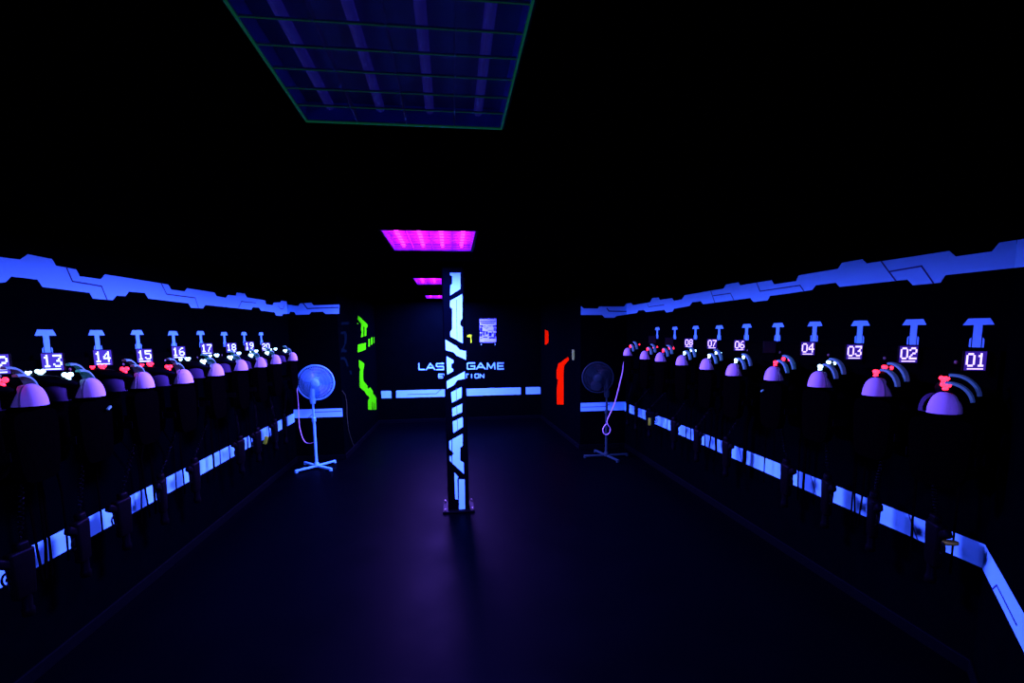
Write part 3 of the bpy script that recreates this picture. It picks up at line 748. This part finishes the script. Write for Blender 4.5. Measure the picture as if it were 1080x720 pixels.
# ------------------------------------------------------------------ standing fans
def fan(label, base, hub_z, R, headyaw, headoff, m, legang, legL):
    t = thing('standing_fan', label, 'fan', (base[0], base[1], 0), 0, 'standing fans')
    for k in range(4):
        a = legang[k]
        d = Vector((math.cos(a), math.sin(a), 0)); bm = bmesh.new()
        rot = Matrix.Rotation(a, 3, 'Z')
        add_box(bm, d * legL / 2 + Vector((0, 0, .028)), (legL, .034, .024), .007, rot, 2)
        add_box(bm, d * (legL - .015) + Vector((0, 0, .010)), (.03, .036, .018), .004, rot)
        finish(bm, 'leg', m, t, smooth=True)
    bm = bmesh.new()
    add_lathe(bm, [(0, .02), (.036, .02), (.036, .045), (.024, .07), (.0165, .09), (.0165, hub_z * .55), (.024, hub_z * .55 + .004), (.024, hub_z * .55 + .05), (.013, hub_z * .55 + .055), (.012, hub_z - .24), (0, hub_z - .24)], 16)
    finish(bm, 'pole', m, t, smooth=True)
    bm = bmesh.new()
    add_lathe(bm, [(0, hub_z - .26), (.030, hub_z - .26), (.037, hub_z - .22), (.036, hub_z - .12), (.028, hub_z - .07), (.024, hub_z - .02), (0, hub_z - .02)], 16)
    finish(bm, 'control_box', m, t, smooth=True)
    H = Matrix.Translation((headoff, 0, hub_z)) @ Matrix.Rotation(headyaw, 4, 'Z') @ Matrix.Rotation(PI / 2, 4, 'X')   # local +z points to the camera (-y)
    bm = bmesh.new(); add_lathe(bm, [(0, -.20), (.03, -.20), (.055, -.17), (.062, -.10), (.06, -.065), (0, -.065)], 18, H); finish(bm, 'motor', m, t, smooth=True)
    for sgn, nm in ((1, 'front_grille'), (-1, 'rear_grille')):
        bm = bmesh.new()
        prof = lambda q: .012 + .062 * (1 - q ** 3)     # bulge
        for r_ in (.30, .48, .66, .84):
            add_tube(bm, [H @ Vector((R * r_ * math.cos(i * PI / 18), R * r_ * math.sin(i * PI / 18), sgn * prof(r_))) for i in range(36)], .0014, 4, True)
        NS = 64
        for i in range(NS):
            a = i * 2 * PI / NS
            add_tube(bm, [H @ Vector((R * q * math.cos(a + .25 * q * sgn), R * q * math.sin(a + .25 * q * sgn), sgn * prof(q))) for q in (.22, .5, .78, 1)], .0013, 4)
        finish(bm, nm, m, t, smooth=True)
    bm = bmesh.new(); add_tube(bm, [H @ Vector((R * math.cos(i * PI / 24), R * math.sin(i * PI / 24), 0)) for i in range(48)], .009, 8, True); finish(bm, 'grille_rim', m, t, smooth=True)
    bm = bmesh.new(); add_lathe(bm, [(0, .086), (.022, .086), (.048, .080), (.052, .072), (.048, .064), (0, .064)], 20, H); finish(bm, 'badge', m, t, smooth=True)
    bm = bmesh.new(); add_lathe(bm, [(0, .045), (.03, .043), (.038, .02), (.038, -.03), (0, -.03)], 18, H); finish(bm, 'hub', m, t, smooth=True)
    for k in range(3):
        bm = bmesh.new(); a0 = k * 2 * PI / 3 + .3; grid = []
        for i in range(7):
            q = i / 6; r_ = .036 + (R * .90 - .036) * q; half = .28 + .36 * math.sin(PI * min(1, q * .9 + .12))
            grid.append([bm.verts.new(H @ Vector((r_ * math.cos(a0 + half * s_), r_ * math.sin(a0 + half * s_), .022 * s_ + .004))) for s_ in (-1, -.5, 0, .5, 1)])
        fs = []
        for a, b in zip(grid, grid[1:]):
            for j in range(4): fs.append(bm.faces.new((a[j], a[j + 1], b[j + 1], b[j])))
        bmesh.ops.solidify(bm, geom=fs, thickness=.003)
        finish(bm, 'blade', M['fanb'] if m is M['fanw'] else m, t, smooth=True)
    return t
YL = 6.22
bL = onY(333.4, 480, YL); hL = onY(333, 403.3, YL)
def leg_angles(cu, cv, ends, Y):
    c = onZ(cu, cv, .03); return [math.atan2(onZ(*e, .03).y - c.y, onZ(*e, .03).x - c.x) for e in ends]
fl = fan('white standing fan glowing blue in the left corner', (bL.x, YL), hL.z, 17.6 / FP * YL * 1.0, .12, hL.x - bL.x, M['fanw'],
         leg_angles(333.3, 483.7, [(310.8, 488.8), (354, 478.3), (315.3, 478.8), (351.4, 487.3)], YL), .285)
bm = bmesh.new()
cpts = [onY(u, v, YE - .10) for u, v in ((311.8, 385), (312.6, 402), (314.6, 425), (315.6, 447))] + [onY(318, 458, YE - .18), onY(321.5, 465.5, YE - .22), onY(327, 467.5, YL + .05), onY(332.6, 465, YL + .01)]
def smooth_pts(P, n=6):
    out = []
    for i in range(len(P) - 1):
        p0, p1, p2, p3 = P[max(i - 1, 0)], P[i], P[i + 1], P[min(i + 2, len(P) - 1)]
        for k in range(n):
            t = k / n
            out.append(.5 * ((2 * p1) + (p2 - p0) * t + (2 * p0 - 5 * p1 + 4 * p2 - p3) * t * t + (3 * p1 - p0 - 3 * p2 + p3) * t ** 3))
    return out + [P[-1]]
off = Vector(fl.location)
add_tube(bm, [q - off for q in smooth_pts(cpts)], .0042, 6); finish(bm, 'power_cord', M['cord'], fl, smooth=True)
YR = 6.12
bR = onY(639.4, 473, YR); hR = onY(630.5, 398, YR)
fr = fan('dark standing fan in the right corner', (bR.x, YR), hR.z, 16.6 / FP * YR, -.25, hR.x - bR.x, M['fandk'], [.05, PI - .04, -1.35, PI - 1.35], .30)
bm = bmesh.new()
Yc = 6.0
cp_ = [onY(u, v, Yc) for u, v in ((661, 378.5), (658.5, 380), (656.6, 392), (653.8, 404), (650.5, 417), (647.2, 428), (643, 437), (640.4, 443.5), (641, 447.5), (643.4, 451), (643.4, 455), (640.8, 458), (637.4, 457.4), (635.8, 453.6), (637, 450), (639.4, 447))]
add_tube(bm, smooth_pts(cp_, 5), .0065, 6)
cd = tag(finish(bm, 'hanging_cord', M['cord'], smooth=True), 'pale cord with a looped end hanging beside the dark fan', 'cord')

# ------------------------------------------------------------------ world and view
w = bpy.data.worlds.new('world'); bpy.context.scene.world = w; w.use_nodes = True
w.node_tree.nodes['Background'].inputs[0].default_value = (.02, .015, .1, 1); w.node_tree.nodes['Background'].inputs[1].default_value = .01
sc = bpy.context.scene
sc.view_settings.view_transform = 'Standard'; sc.view_settings.look = 'None'
sc.view_settings.exposure = 0; sc.view_settings.gamma = 1; sc.view_settings.use_curve_mapping = False
sc.cycles.max_bounces = 6; sc.cycles.diffuse_bounces = 3; sc.cycles.glossy_bounces = 3
sc.cycles.caustics_reflective = False; sc.cycles.caustics_refractive = False
sc.cycles.sample_clamp_indirect = 4
sc.cycles.use_denoising = True
